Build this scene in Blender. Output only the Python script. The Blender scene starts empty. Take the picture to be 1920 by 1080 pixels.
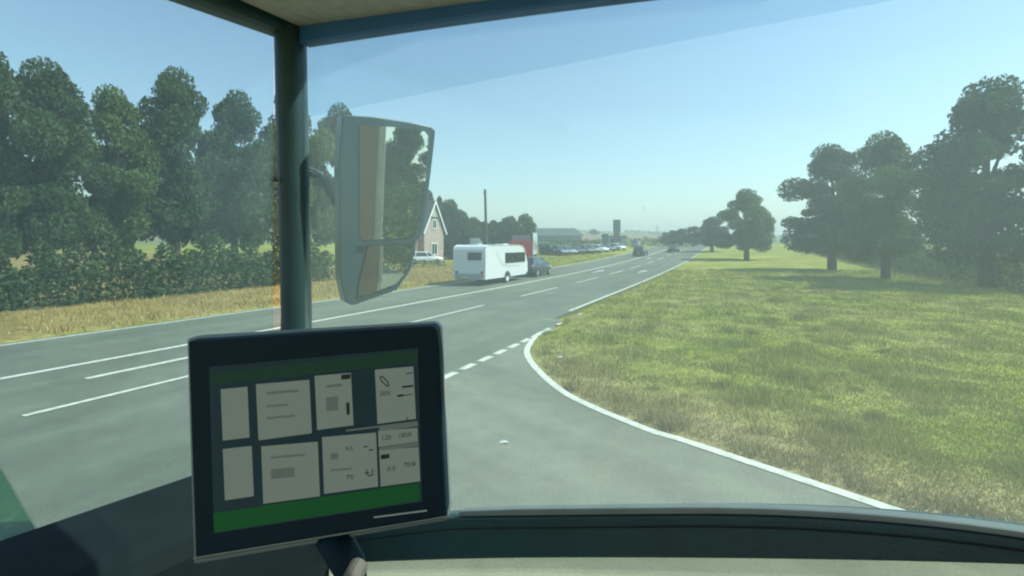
import bpy, math, random
import numpy as np
from mathutils import Vector, Matrix
random.seed(7); rng = np.random.default_rng(7)
R = math.radians
scene = bpy.context.scene
# ---------------------------------------------------------------- camera, sky, sun, exposure
EYE, FPX, CX, HY = 2.65, 900.0, 960.0, 458.0
cam_data = bpy.data.cameras.new("camera"); cam = bpy.data.objects.new("camera", cam_data)
scene.collection.objects.link(cam); scene.camera = cam
cam.location = (0, 0, EYE); cam.rotation_euler = (R(90), 0, 0)
cam_data.sensor_width = 36; cam_data.lens = 36*FPX/1920
cam_data.shift_y = -(540-HY)/1920
cam_data.clip_start = .02; cam_data.clip_end = 6000
SUN_AZ = (0.96, 0.02); SUN_EL = R(50)
w = bpy.data.worlds.new("World"); scene.world = w; w.use_nodes = True
nt = w.node_tree; bg = nt.nodes["Background"]
sky = nt.nodes.new("ShaderNodeTexSky"); sky.sky_type = 'NISHITA'; sky.sun_disc = False
sky.sun_elevation = SUN_EL; sky.sun_rotation = math.atan2(SUN_AZ[0], SUN_AZ[1])
sky.air_density = 1.3; sky.dust_density = 0.7; sky.ozone_density = 1.0
nt.links.new(sky.outputs[0], bg.inputs[0]); bg.inputs[1].default_value = 0.13
sd = bpy.data.lights.new("sun", 'SUN'); sd.energy = 4.2; sd.angle = R(.53); sd.color = (1, .94, .81)
sun = bpy.data.objects.new("sun", sd); scene.collection.objects.link(sun)
v = Vector((SUN_AZ[0], SUN_AZ[1], 0)).normalized()*math.cos(SUN_EL) + Vector((0, 0, math.sin(SUN_EL)))
sun.rotation_euler = v.to_track_quat('Z', 'Y').to_euler()
scene.view_settings.view_transform = 'Standard'; scene.view_settings.look = 'None'
scene.view_settings.exposure = 0.66; scene.view_settings.gamma = 1
scene.cycles.filter_width = 2.1; scene.cycles.max_bounces = 10; scene.cycles.transparent_max_bounces = 24; scene.cycles.volume_bounces = 0
C = scene.collection

# ---------------------------------------------------------------- helpers
def P(px, py, Y): return Vector(((px-CX)/FPX*Y, Y, EYE-(py-HY)/FPX*Y))
D = Vector((.424, .906)); D.normalize(); N = Vector((D.y, -D.x))
def W(s, off): return (D.x*s+N.x*off, D.y*s+N.y*off)
ROT = math.atan2(D.y, D.x)
def zb(Y):
    Y = np.asarray(Y, float)
    q = .00032*np.clip(Y-28, 0, 60)**2
    f = np.where(Y > 88, .024*(Y-88)+.0144*40*(1-np.exp(-np.clip(Y-88, 0, None)/40)), 0)
    return q+f
def zt(X, Y):
    X = np.asarray(X, float); Y = np.asarray(Y, float)
    b = zb(np.clip(Y, None, 560))
    b = b + 7.5*np.exp(-((X-10)/110)**2-((Y-470)/110)**2) + 5*np.exp(-((X+260)/180)**2-((Y-450)/120)**2)
    b = b - np.clip(Y-600, 0, 600)*.02
    return b
def g(X, Y): return float(zt(X, Y))

_mats = {}
def mat(name, col, rough=.7, metal=0, var=.15, scale=6, bump=0, bscale=60, emit=None, coat=0, spec=.5, col2=None):
    if name in _mats: return _mats[name]
    m = bpy.data.materials.new(name); m.use_nodes = True; n = m.node_tree; b = n.nodes["Principled BSDF"]
    tc = n.nodes.new("ShaderNodeTexCoord")
    nz = n.nodes.new("ShaderNodeTexNoise"); nz.inputs['Scale'].default_value = scale; nz.inputs['Detail'].default_value = 6
    n.links.new(tc.outputs['Object'], nz.inputs['Vector'])
    mx = n.nodes.new("ShaderNodeMix"); mx.data_type = 'RGBA'
    c1 = tuple(max(0, c*(1-var)) for c in col); c2 = col2 or tuple(min(1, c*(1+var)) for c in col)
    mx.inputs[6].default_value = (*c1, 1); mx.inputs[7].default_value = (*c2, 1)
    mr = n.nodes.new("ShaderNodeMapRange"); mr.inputs[1].default_value = .3; mr.inputs[2].default_value = .7
    n.links.new(nz.outputs[0], mr.inputs[0]); n.links.new(mr.outputs[0], mx.inputs[0])
    n.links.new(mx.outputs[2], b.inputs['Base Color'])
    b.inputs['Roughness'].default_value = rough; b.inputs['Metallic'].default_value = metal
    b.inputs['Coat Weight'].default_value = coat; b.inputs['Specular IOR Level'].default_value = spec
    if bump:
        n2 = n.nodes.new("ShaderNodeTexNoise"); n2.inputs['Scale'].default_value = bscale
        n.links.new(tc.outputs['Object'], n2.inputs['Vector'])
        bp = n.nodes.new("ShaderNodeBump"); bp.inputs['Strength'].default_value = bump; bp.inputs['Distance'].default_value = .02
        n.links.new(n2.outputs[0], bp.inputs['Height']); n.links.new(bp.outputs[0], b.inputs['Normal'])
    if emit:
        b.inputs['Emission Color'].default_value = (*emit[:3], 1); b.inputs['Emission Strength'].default_value = emit[3]
    _mats[name] = m; return m

def glass(name, tint, dust, dust_col=(.75, .8, .78), gloss=.04):
    m = bpy.data.materials.new(name); m.use_nodes = True; n = m.node_tree; n.nodes.clear()
    out = n.nodes.new("ShaderNodeOutputMaterial"); t = n.nodes.new("ShaderNodeBsdfTransparent"); t.inputs[0].default_value = (*tint, 1)
    d = n.nodes.new("ShaderNodeBsdfDiffuse"); d.inputs[0].default_value = (*dust_col, 1)
    tl = n.nodes.new("ShaderNodeBsdfTranslucent"); tl.inputs[0].default_value = (*dust_col, 1)
    ms = n.nodes.new("ShaderNodeMixShader"); ms.inputs[0].default_value = .75
    n.links.new(d.outputs[0], ms.inputs[1]); n.links.new(tl.outputs[0], ms.inputs[2])
    m1 = n.nodes.new("ShaderNodeMixShader")
    nz = n.nodes.new("ShaderNodeTexNoise"); nz.inputs['Scale'].default_value = 1.7; nz.inputs['Detail'].default_value = 5
    tc = n.nodes.new("ShaderNodeTexCoord"); n.links.new(tc.outputs['Object'], nz.inputs['Vector'])
    mr = n.nodes.new("ShaderNodeMapRange"); mr.inputs[3].default_value = dust*.7; mr.inputs[4].default_value = dust*1.3
    n.links.new(nz.outputs[0], mr.inputs[0]); n.links.new(mr.outputs[0], m1.inputs[0])
    n.links.new(t.outputs[0], m1.inputs[1]); n.links.new(ms.outputs[0], m1.inputs[2])
    gl = n.nodes.new("ShaderNodeBsdfGlossy"); gl.inputs['Roughness'].default_value = .05
    m2 = n.nodes.new("ShaderNodeMixShader"); m2.inputs[0].default_value = gloss
    n.links.new(m1.outputs[0], m2.inputs[1]); n.links.new(gl.outputs[0], m2.inputs[2]); n.links.new(m2.outputs[0], out.inputs[0])
    return m

class MB:
    def __init__(s): s.v = []; s.f = []
    def add(s, vs, fs):
        k = len(s.v); s.v += [tuple(v) for v in vs]; s.f += [tuple(i+k for i in f) for f in fs]; return s
    def box(s, c, d, rz=0):
        x, y, z = d[0]/2, d[1]/2, d[2]/2; cs, sn = math.cos(rz), math.sin(rz); vs = []
        for a, b, e in [(-1,-1,-1),(1,-1,-1),(1,1,-1),(-1,1,-1),(-1,-1,1),(1,-1,1),(1,1,1),(-1,1,1)]:
            X, Y = a*x, b*y; vs.append((c[0]+X*cs-Y*sn, c[1]+X*sn+Y*cs, c[2]+e*z))
        return s.add(vs, [(0,3,2,1),(4,5,6,7),(0,1,5,4),(1,2,6,5),(2,3,7,6),(3,0,4,7)])
    def prism(s, pts, ext):      # polygon pts (3d) extruded by vector
        n = len(pts); e = Vector(ext); a = [Vector(p) for p in pts]
        return s.add(a+[p+e for p in a], [tuple(range(n))[::-1], tuple(range(n, 2*n))]+[(i, (i+1) % n, n+(i+1) % n, n+i) for i in range(n)])
    def tube(s, pts, r, seg=8, cap=True):
        pts = [Vector(p) for p in pts]; rr = r if isinstance(r, (list, tuple)) else [r]*len(pts); vs = []; fs = []
        for i, p in enumerate(pts):
            t = (pts[min(i+1, len(pts)-1)]-pts[max(i-1, 0)]).normalized()
            u = t.cross(Vector((0, 0, 1)));
            if u.length < .05: u = t.cross(Vector((0, 1, 0)))
            u.normalize(); q = t.cross(u)
            for k in range(seg):
                a = 2*math.pi*k/seg; vs.append(p+(u*math.cos(a)+q*math.sin(a))*rr[i])
        for i in range(len(pts)-1):
            for k in range(seg):
                k2 = (k+1) % seg; fs.append((i*seg+k, i*seg+k2, (i+1)*seg+k2, (i+1)*seg+k))
        if cap: fs += [tuple(range(seg))[::-1], tuple((len(pts)-1)*seg+k for k in range(seg))]
        return s.add(vs, fs)
    def cyl(s, c, ax, r, h, seg=16):
        a = Vector(ax).normalized()*h/2; return s.tube([Vector(c)-a, Vector(c)+a], r, seg)
    def loft(s, rings):
        n = len(rings[0]); vs = [p for r in rings for p in r]; fs = []
        for i in range(len(rings)-1):
            for k in range(n):
                k2 = (k+1) % n; fs.append((i*n+k, i*n+k2, (i+1)*n+k2, (i+1)*n+k))
        fs += [tuple(range(n))[::-1], tuple((len(rings)-1)*n+k for k in range(n))]
        return s.add(vs, fs)
    def build(s, name, m, parent=None, bevel=0, smooth=False, loc=None, recalc=True):
        me = bpy.data.meshes.new(name); me.from_pydata(s.v, [], s.f)
        if recalc:
            import bmesh
            bm = bmesh.new(); bm.from_mesh(me); bmesh.ops.recalc_face_normals(bm, faces=bm.faces); bm.to_mesh(me); bm.free()
        me.materials.append(m)
        if smooth: me.polygons.foreach_set('use_smooth', [True]*len(me.polygons))
        o = bpy.data.objects.new(name, me); C.objects.link(o)
        if parent: o.parent = parent
        if loc: o.location = loc
        if bevel:
            b = o.modifiers.new('b', 'BEVEL'); b.width = bevel; b.segments = 2; b.limit_method = 'ANGLE'; b.angle_limit = R(35)
        return o
def tag(o, label=None, cat=None, group=None, kind=None):
    for k, x in (('label', label), ('category', cat), ('group', group), ('kind', kind)):
        if x: o[k] = x
    return o
def thing(name, label, cat, loc=(0, 0, 0), rz=0, group=None):
    o = bpy.data.objects.new(name, None); C.objects.link(o); o.location = loc; o.rotation_euler = (0, 0, rz)
    o.empty_display_size = .2
    return tag(o, label, cat, group)
def copy_tree(o, loc=None, rz=None, label=None, scale=None, swap=None):
    kids = list(o.children)
    c = o.copy(); C.objects.link(c)
    def rec(a, b):
        for ch in list(a.children):
            d = ch.copy(); C.objects.link(d); d.parent = b
            if swap and d.data and d.data.materials and d.data.materials[0] == swap[0]:
                d.data = d.data.copy(); d.data.materials[0] = swap[1]
            rec(ch, d)
    rec(o, c)
    if loc is not None: c.location = loc
    if rz is not None: c.rotation_euler = (0, 0, rz)
    if label: c['label'] = label
    if scale: c.scale = scale
    return c
def np_mesh(name, V, F, m, parent=None):
    me = bpy.data.meshes.new(name); nf, k = F.shape
    me.vertices.add(len(V)); me.vertices.foreach_set('co', V.astype(np.float32).ravel())
    me.loops.add(nf*k); me.loops.foreach_set('vertex_index', F.astype(np.int32).ravel())
    me.polygons.add(nf); me.polygons.foreach_set('loop_start', np.arange(nf, dtype=np.int32)*k)
    me.update(calc_edges=True); me.materials.append(m)
    o = bpy.data.objects.new(name, me); C.objects.link(o)
    if parent: o.parent = parent
    return o

# ---------------------------------------------------------------- ground
E_PX = [(1035,619),(1012,625),(994,644),(988,661),(997.6,681.7),(1026,711.6),(1063.7,740),(1114,765),(1174,790),(1227.5,811),(1271.5,823.4)]
def gp(px, py):                       # point on the near, level ground seen at this pixel
    Y = FPX*EYE/(py-HY); return Vector(((px-CX)/FPX*Y, Y))
EDGE = [gp(*p) for p in E_PX]
def catmull(pts, n=6):
    out = []
    for i in range(len(pts)-1):
        p0, p1, p2, p3 = pts[max(i-1, 0)], pts[i], pts[i+1], pts[min(i+2, len(pts)-1)]
        for k in range(n):
            t = k/n; out.append(.5*((2*p1)+(p2-p0)*t+(2*p0-5*p1+4*p2-p3)*t*t+(3*p1-p0-3*p2+p3)*t**3))
    return out+[pts[-1]]
last = EDGE[-1]; SD = Vector((.66, -.75)).normalized()
EDGE = catmull(EDGE) + [last+SD*t for t in (1, 2, 4, 7, 11, 16, 24, 40, 70, 120)]
SN = Vector((-SD.y, SD.x))            # to the right of the tractor
OFF_NEAR, OFF_FAR = -5.85, -17.75
side_poly = [Vector(W(16.2, OFF_NEAR-.4))]+[Vector(W(16.0, OFF_NEAR+.25))]+[p+Vector((.05,.06)) for p in EDGE]
lastp = EDGE[-1]; left = [lastp-SN*9.0, last-SN*9.0+SD*4, last-SN*9.2-SD*2, Vector(W(-9, OFF_NEAR+1)), Vector(W(-16, OFF_NEAR-.4))]
side_poly += left
SPX = np.array([p.x for p in side_poly]); SPY = np.array([p.y for p in side_poly])
def in_poly(X, Y):
    ins = np.zeros(X.shape, bool); n = len(SPX); j = n-1
    for i in range(n):
        c = ((SPY[i] > Y) != (SPY[j] > Y)) & (X < (SPX[j]-SPX[i])*(Y-SPY[i])/(SPY[j]-SPY[i]+1e-12)+SPX[i]); ins ^= c; j = i
    return ins
def dist_poly(X, Y):
    d = np.full(X.shape, 1e9); n = len(SPX)
    for i in range(n):
        ax, ay, bx, by = SPX[i-1], SPY[i-1], SPX[i], SPY[i]; L = (bx-ax)**2+(by-ay)**2+1e-9
        t = np.clip(((X-ax)*(bx-ax)+(Y-ay)*(by-ay))/L, 0, 1); d = np.minimum(d, np.hypot(X-ax-t*(bx-ax), Y-ay-t*(by-ay)))
    return d
def road_dist(X, Y):
    off = X*N.x+Y*N.y; d1 = np.maximum(off-OFF_NEAR, OFF_FAR-off)
    d2 = np.where(in_poly(X, Y), -1, 1)*dist_poly(X, Y)
    return np.minimum(d1, d2)
def smooth(t): t = np.clip(t, 0, 1); return t*t*(3-2*t)
def vnoise(X, Y):
    return (np.sin(X*.9+1.3*np.sin(Y*.7))*np.sin(Y*1.1+.8*np.sin(X*.5))+.5*np.sin(X*2.3+Y*1.7)*np.sin(Y*2.9-X*.6))/1.5
def ground_z(X, Y):
    d = road_dist(X, Y); return zt(X, Y)-.06+.1*smooth(d/.35)+smooth(d/3)*.06*vnoise(X, Y)
def axis(a, lo, hi, step, b, r=1.12):
    u = list(np.arange(lo, hi, step)); st = step; x = hi
    while x < b: u.append(x); st *= r; x += st
    u.append(b); st = step; x = lo-step
    while x > a: u.insert(0, x); st *= r; x -= st
    u.insert(0, a); return np.array(u)
xs = axis(-2500, -14, 16, .3, 2500); ys = axis(-1500, 0, 34, .3, 3500)
GX, GY = np.meshgrid(xs, ys); Z = ground_z(GX, GY)
V = np.stack([GX.ravel(), GY.ravel(), Z.ravel()], 1); nx, ny = len(xs), len(ys)
ii = (np.arange(ny-1)[:, None]*nx+np.arange(nx-1)[None, :]).ravel()
F = np.stack([ii, ii+1, ii+nx+1, ii+nx], 1)
mg = bpy.data.materials.new('grassland'); mg.use_nodes = True; n_ = mg.node_tree; b_ = n_.nodes['Principled BSDF']; b_.inputs['Roughness'].default_value = .95; b_.inputs['Specular IOR Level'].default_value = .1
at = n_.nodes.new('ShaderNodeAttribute'); at.attribute_name = 'cover'
tc = n_.nodes.new('ShaderNodeTexCoord'); last_c = at.outputs['Color']
for sc, lo, hi in ((.35, .75, 1.25), (3.5, .7, 1.3), (22, .6, 1.4)):
    nz = n_.nodes.new('ShaderNodeTexNoise'); nz.inputs['Scale'].default_value = sc; nz.inputs['Detail'].default_value = 5; n_.links.new(tc.outputs['Object'], nz.inputs['Vector'])
    mr = n_.nodes.new('ShaderNodeMapRange'); mr.inputs[1].default_value = .3; mr.inputs[2].default_value = .7; mr.inputs[3].default_value = lo; mr.inputs[4].default_value = hi; n_.links.new(nz.outputs[0], mr.inputs[0])
    hs = n_.nodes.new('ShaderNodeVectorMath'); hs.operation = 'SCALE'; n_.links.new(last_c, hs.inputs[0]); n_.links.new(mr.outputs[0], hs.inputs['Scale']); last_c = hs.outputs[0]
n_.links.new(last_c, b_.inputs['Base Color'])
GREEN = np.array([.235, .25, .025]); STRAW = np.array([.37, .31, .12]); DRY = np.array([.28, .205, .07]); FIELD = np.array([.24, .19, .11]); PAST = np.array([.16, .20, .08])
def cover(X, Y):
    off = X*N.x+Y*N.y; s = X*D.x+Y*D.y; d = road_dist(X, Y)
    k = np.clip(.45+.7*vnoise(X*.6+3, Y*.6)+.5*vnoise(X*1.9, Y*1.7+2), 0, 1.3)
    col = GREEN*(1-.55*k[..., None])+STRAW*(.55*k[..., None])
    e = (1-smooth((d-.2-.5*vnoise(X*1.3, Y*1.1))/2.2))*.8*smooth((12-Y)/6+.3); col = col*(1-e[..., None])+np.array([.33, .25, .13])*e[..., None]
    a = smooth((OFF_FAR-off)/.5)*smooth((54-s)/12); col = col*(1-a[..., None])+DRY*a[..., None]
    f = smooth((Y-140)/40)*(.5+.5*np.sign(np.sin(X*.02+Y*.011+.6)*np.sin(Y*.017-X*.006)))
    col = col*(1-f[..., None])+FIELD*f[..., None]
    p = smooth((Y-120)/30)*(1-f); return col*(1-p[..., None])+PAST*p[..., None]
ground = np_mesh('ground', V, F, mg); tag(ground, kind='structure')
ca = ground.data.color_attributes.new('cover', 'FLOAT_COLOR', 'POINT'); cc = cover(GX.ravel(), GY.ravel())
ca.data.foreach_set('color', np.concatenate([cc, np.ones((len(cc), 1))], 1).astype(np.float32).ravel())
ground.data.polygons.foreach_set('use_smooth', [True]*len(ground.data.polygons))

def asphalt(name, col):
    m = mat(name, col, .85, 0, .12, .5, .35, 45)
    n = m.node_tree; b = n.nodes['Principled BSDF']; link = b.inputs['Base Color'].links[0]; src = link.from_socket
    tc = n.nodes.new('ShaderNodeTexCoord'); nz = n.nodes.new('ShaderNodeTexNoise'); nz.inputs['Scale'].default_value = 55; nz.inputs['Detail'].default_value = 4
    n.links.new(tc.outputs['Object'], nz.inputs['Vector']); mr = n.nodes.new('ShaderNodeMapRange'); mr.inputs[1].default_value = .3; mr.inputs[2].default_value = .7; mr.inputs[3].default_value = .78; mr.inputs[4].default_value = 1.22
    n.links.new(nz.outputs[0], mr.inputs[0]); vm = n.nodes.new('ShaderNodeVectorMath'); vm.operation = 'SCALE'; n.links.new(src, vm.inputs[0]); n.links.new(mr.outputs[0], vm.inputs['Scale'])
    # faint darker wheel tracks along the road and pale patches
    mp = n.nodes.new('ShaderNodeMapping'); mp.inputs['Rotation'].default_value = (0, 0, -(ROT if name == 'main_asphalt' else math.atan2(-.75, .66))); mp2 = n.nodes.new('ShaderNodeMapping'); mp2.inputs['Scale'].default_value = (.035, .9, 1)
    n.links.new(tc.outputs['Object'], mp.inputs[0]); n.links.new(mp.outputs[0], mp2.inputs[0]); src = vm.outputs[0]
    for sc, lo, hi, vec in ((1.0, .86, 1.12, mp2.outputs[0]), (.22, .9, 1.1, tc.outputs['Object']), (3.0, .93, 1.06, tc.outputs['Object'])):
        nz = n.nodes.new('ShaderNodeTexNoise'); nz.inputs['Scale'].default_value = sc; nz.inputs['Detail'].default_value = 3; n.links.new(vec, nz.inputs['Vector'])
        mr = n.nodes.new('ShaderNodeMapRange'); mr.inputs[1].default_value = .35; mr.inputs[2].default_value = .65; mr.inputs[3].default_value = lo; mr.inputs[4].default_value = hi; n.links.new(nz.outputs[0], mr.inputs[0])
        v2 = n.nodes.new('ShaderNodeVectorMath'); v2.operation = 'SCALE'; n.links.new(src, v2.inputs[0]); n.links.new(mr.outputs[0], v2.inputs['Scale']); src = v2.outputs[0]
    n.links.new(src, b.inputs['Base Color']); b.inputs['Specular IOR Level'].default_value = .3
    return m
m_main = asphalt('main_asphalt', (.145, .155, .118)); m_side = asphalt('side_asphalt', (.205, .198, .150))
def strip(name, o0, o1, s0, s1, m, lift, step=2.0, parent=None, kids=4):
    n = max(1, int((s1-s0)/step)); vs = []; fs = []
    for i in range(n+1):
        s = s0+(s1-s0)*i/n
        for k in range(kids+1):
            o = o0+(o1-o0)*k/kids; x, y = W(s, o); vs.append((x, y, g(x, y)+lift))
    for i in range(n):
        for k in range(kids): a = i*(kids+1)+k; fs.append((a, a+1, a+kids+2, a+kids+1))
    return MB().add(vs, fs).build(name, m, parent)
road = strip('main_road', OFF_FAR, OFF_NEAR, -160, 420, m_main, 0); tag(road, kind='structure')
sp = MB().add([(p.x, p.y, .004) for p in side_poly], [tuple(range(len(side_poly)))]).build('side_road', m_side); tag(sp, kind='structure')
# clip of the side road where it would leave level ground is not needed: it all lies at Y < 28
tag(strip('junction_apron', OFF_NEAR-.5, -5.38, -30, 15.6, m_main, .006, 2.0, road, 1), kind='structure')
white = mat('road_paint', (.52, .50, .43), .7, 0, .1, 9, col2=(.76, .73, .62)); 
yellow = mat('yellow_paint', (.8, .6, .05), .6)
def mark(name, o, s0, s1, w=.12, lift=.010):
    m = strip(name, o-w/2, o+w/2, s0, s1, white, lift, 1.5, road, 1); return m
mark('edge_line', -17.4, -150, 400, .16); mark('lane_line', -13.1, -150, 300, .20); mark('edge_line', -6.0, 18.2, 400, .15)
for i in range(-6, 24): mark('centre_dash', -9.95+.0*i, 12.9+9.4*i, 18.4+9.4*i, .13)
for i in range(-9, 7):
    s = 8.21+.78*i; mark('give_way_dash', -5.25, s-.26, s+.26, .17, .012)
for s in (13.9, 15.0, 16.2, 17.3): mark('give_way_dash', -5.3, s-.22, s+.22, .12, .055 if s > 15.5 else .03)
def arrow(s, o, L=4.0):
    vs = []; sh = .09
    for ds, do in ((0, -sh), (L*.6, -sh), (L*.6, -.35), (L, 0), (L*.6, .35), (L*.6, sh), (0, sh)):
        x, y = W(s+ds, o+do); vs.append((x, y, g(x, y)+.009))
    MB().add(vs, [tuple(range(7))]).build('lane_arrow', white, road)
arrow(44, -8.0); arrow(42.5, -11.8, 4); arrow(70, -11.6, 4); arrow(5, -11.6)
# curved solid line of the side road
vs = []; EL = EDGE
for i, p in enumerate(EL):
    t = (EL[min(i+1, len(EL)-1)]-EL[max(i-1, 0)]).normalized(); q = Vector((-t.y, t.x))*.075
    vs += [(p.x+q.x, p.y+q.y, .012), (p.x-q.x, p.y-q.y, .012)]
MB().add(vs, [(2*i, 2*i+1, 2*i+3, 2*i+2) for i in range(len(EL)-1)]).build('side_edge_line', white, sp)

# ---------------------------------------------------------------- grass blades
mgb = bpy.data.materials.new('grass_blades'); mgb.use_nodes = True; n_ = mgb.node_tree; b_ = n_.nodes['Principled BSDF']; b_.inputs['Roughness'].default_value = .8; b_.inputs['Specular IOR Level'].default_value = .15
at = n_.nodes.new('ShaderNodeAttribute'); at.attribute_name = 'cover'; n_.links.new(at.outputs['Color'], b_.inputs['Base Color'])
def blades(name, X, Y, h, wd, label):
    d = road_dist(X, Y); k = d > .02+.20*np.abs(vnoise(X*4, Y*4))+.14*rng.random(len(X)); X, Y, h, wd = X[k], Y[k], h[k], wd[k]
    n = len(X); z = ground_z(X, Y)
    cl = np.clip(.6+.9*vnoise(X*2.1+5, Y*1.9), .35, 1.6); h = h*cl
    a = rng.uniform(0, 2*np.pi, n); lean = rng.uniform(0, .8, n)*h; la = rng.uniform(0, 2*np.pi, n)
    dx, dy = np.cos(a)*wd/2, np.sin(a)*wd/2
    V = np.stack([np.stack([X-dx, Y-dy, z-.01], 1), np.stack([X+dx, Y+dy, z-.01], 1), np.stack([X+np.cos(la)*lean, Y+np.sin(la)*lean, z+h], 1)], 1).reshape(-1, 3)
    o = np_mesh(name, V, np.arange(3*n).reshape(n, 3), mgb); c = cover(X, Y)*rng.uniform(.8, 1.9, (n, 1))
    dry = rng.random(n) < .24; c[dry] = STRAW*rng.uniform(.8, 1.6, (dry.sum(), 1))
    c = np.repeat(np.concatenate([c, np.ones((n, 1))], 1), 3, 0)
    o.data.color_attributes.new('cover', 'FLOAT_COLOR', 'POINT').data.foreach_set('color', c.astype(np.float32).ravel())
    return tag(o, label, 'grass', kind='stuff')
tn = 150; ty = 6.5*(30/6.5)**rng.random(tn); tx = ty*rng.uniform(.05, .8, tn); ti = rng.integers(0, tn, 30000); rr = rng.normal(size=(2, 30000))*(.07+.10*rng.random(tn))[ti]
blades('grass_tufts', tx[ti]+rr[0], ty[ti]+rr[1], .10+rng.random(30000)*.16, np.full(30000, .012), 'taller darker tussocks scattered through the corner verge grass')
n = 400000; Yr = 2.6*(46/2.6)**rng.random(n); Xr = Yr*rng.uniform(.02, 1.3, n)
blades('verge_grass', Xr, Yr, .05+.0035*Yr+rng.random(n)*.05, .006+.0007*Yr, 'rough green and straw grass filling the corner verge beside the side road')
n = 60000; sr = rng.uniform(-30, 80, n); orr = -17.9-rng.random(n)**1.3*14; Xr = D.x*sr+N.x*orr; Yr = D.y*sr+N.y*orr
k = Yr > 14; Xr, Yr = Xr[k], Yr[k]
blades('far_verge_grass', Xr, Yr, .12+rng.random(len(Xr))*.14, np.full(len(Xr), .035), 'dry grass on the verge along the far side of the main road')

# ---------------------------------------------------------------- plants
def leafmat(name, c1, c2):
    m = mat(name, c1, .65, 0, 0, .9, col2=c2, spec=.25)
    n = m.node_tree; b = n.nodes['Principled BSDF']; tr = n.nodes.new('ShaderNodeBsdfTranslucent'); ms = n.nodes.new('ShaderNodeMixShader'); ms.inputs[0].default_value = .25
    n.links.new(b.inputs['Base Color'].links[0].from_socket, tr.inputs[0]); o = n.nodes['Material Output']
    n.links.new(b.outputs[0], ms.inputs[1]); n.links.new(tr.outputs[0], ms.inputs[2]); n.links.new(ms.outputs[0], o.inputs[0]); return m
l_dark = leafmat('dark_leaves', (.04, .08, .035), (.10, .14, .05)); l_mid = leafmat('leaves', (.07, .12, .03), (.15, .20, .06)); l_con = leafmat('conifer_needles', (.035, .07, .04), (.075, .11, .055))
bark = mat('bark', (.10, .075, .055), .9, 0, .3, 12, .6, 30)
def leaves(cent, size, flat=.5):
    n = len(cent); a = rng.normal(size=(n, 3)); a /= np.linalg.norm(a, axis=1)[:, None]; b = rng.normal(size=(n, 3)); b -= a*(a*b).sum(1)[:, None]; b /= np.linalg.norm(b, axis=1)[:, None]
    s = size*rng.uniform(.6, 1.4, (n, 1)); V = np.stack([cent-a*s, cent+b*s*.5, cent+a*s, cent-b*s*.5], 1).reshape(-1, 3); return V, np.arange(4*n).reshape(n, 4)
def blobpts(n, blobs):
    vol = np.array([b[3]**2 for b in blobs]); idx = rng.choice(len(blobs), n, p=vol/vol.sum()); B = np.array([list(b[:3])+[b[3], b[4]] for b in blobs])[idx]
    d = rng.normal(size=(n, 3)); d /= np.linalg.norm(d, axis=1)[:, None]; r = rng.random((n, 1))**.35*1.08
    p = B[:, :3]+d*r*B[:, 3:4]*np.stack([np.ones(n), np.ones(n), B[:, 4]], 1); return p
def broadleaf(name, H, rad, nl, lm, label, cat, loc, group, lsz=.2):
    t = thing(name, label, cat, loc, 0, group); blobs = []
    for i in range(60):
        a = random.uniform(0, 6.28); u = random.uniform(0, 1); hz = H*(.16+.76*u); env = math.sin(math.pi*min(1, .12+.88*u)**.8)**.6*(.8+.25*math.sin(a*3+i*.1))
        rr = rad*.86*env*random.random()**.45
        blobs.append((math.cos(a)*rr, math.sin(a)*rr, hz, rad*random.uniform(.13, .32), random.uniform(.6, .95)))
    V, F = leaves(blobpts(nl, blobs), lsz); np_mesh('crown', V, F, lm, t)
    m = MB(); m.tube([(0, 0, -.2), (.05, 0, H*.25), (0, .08, H*.5), (.1, 0, H*.75)], [.035*H, .026*H, .018*H, .006*H], 8)
    for i in range(5):
        a = i*1.26+.4; b = blobs[i*3]; m.tube([(0, 0, H*(.25+.05*i)), (b[0]*.5, b[1]*.5, b[2]*.85), (b[0], b[1], b[2])], [.014*H, .009*H, .004*H], 6)
    m.build('trunk', bark, t); return t
def conifer(name, H, rad, nl, label, cat, loc, group, lsz=.16):
    t = thing(name, label, cat, loc, 0, group)
    h = rng.random(nl); a = rng.uniform(0, 6.28, nl); env = rad*1.5*(1-h)**.5*(.75+.25*np.sin(a*4+h*19)*np.sin(h*37))*(1-.25*np.exp(-h*9)); r = env*rng.random(nl)**.4
    c = np.stack([np.cos(a)*r, np.sin(a)*r, h*H*.97+.2-r*.25], 1); V, F = leaves(c, lsz); np_mesh('crown', V, F, l_con, t)
    MB().tube([(0, 0, -.2), (0, 0, H*.5), (0, 0, H*.93)], [.03*H, .018*H, .004*H], 8).build('trunk', bark, t); return t
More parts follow.
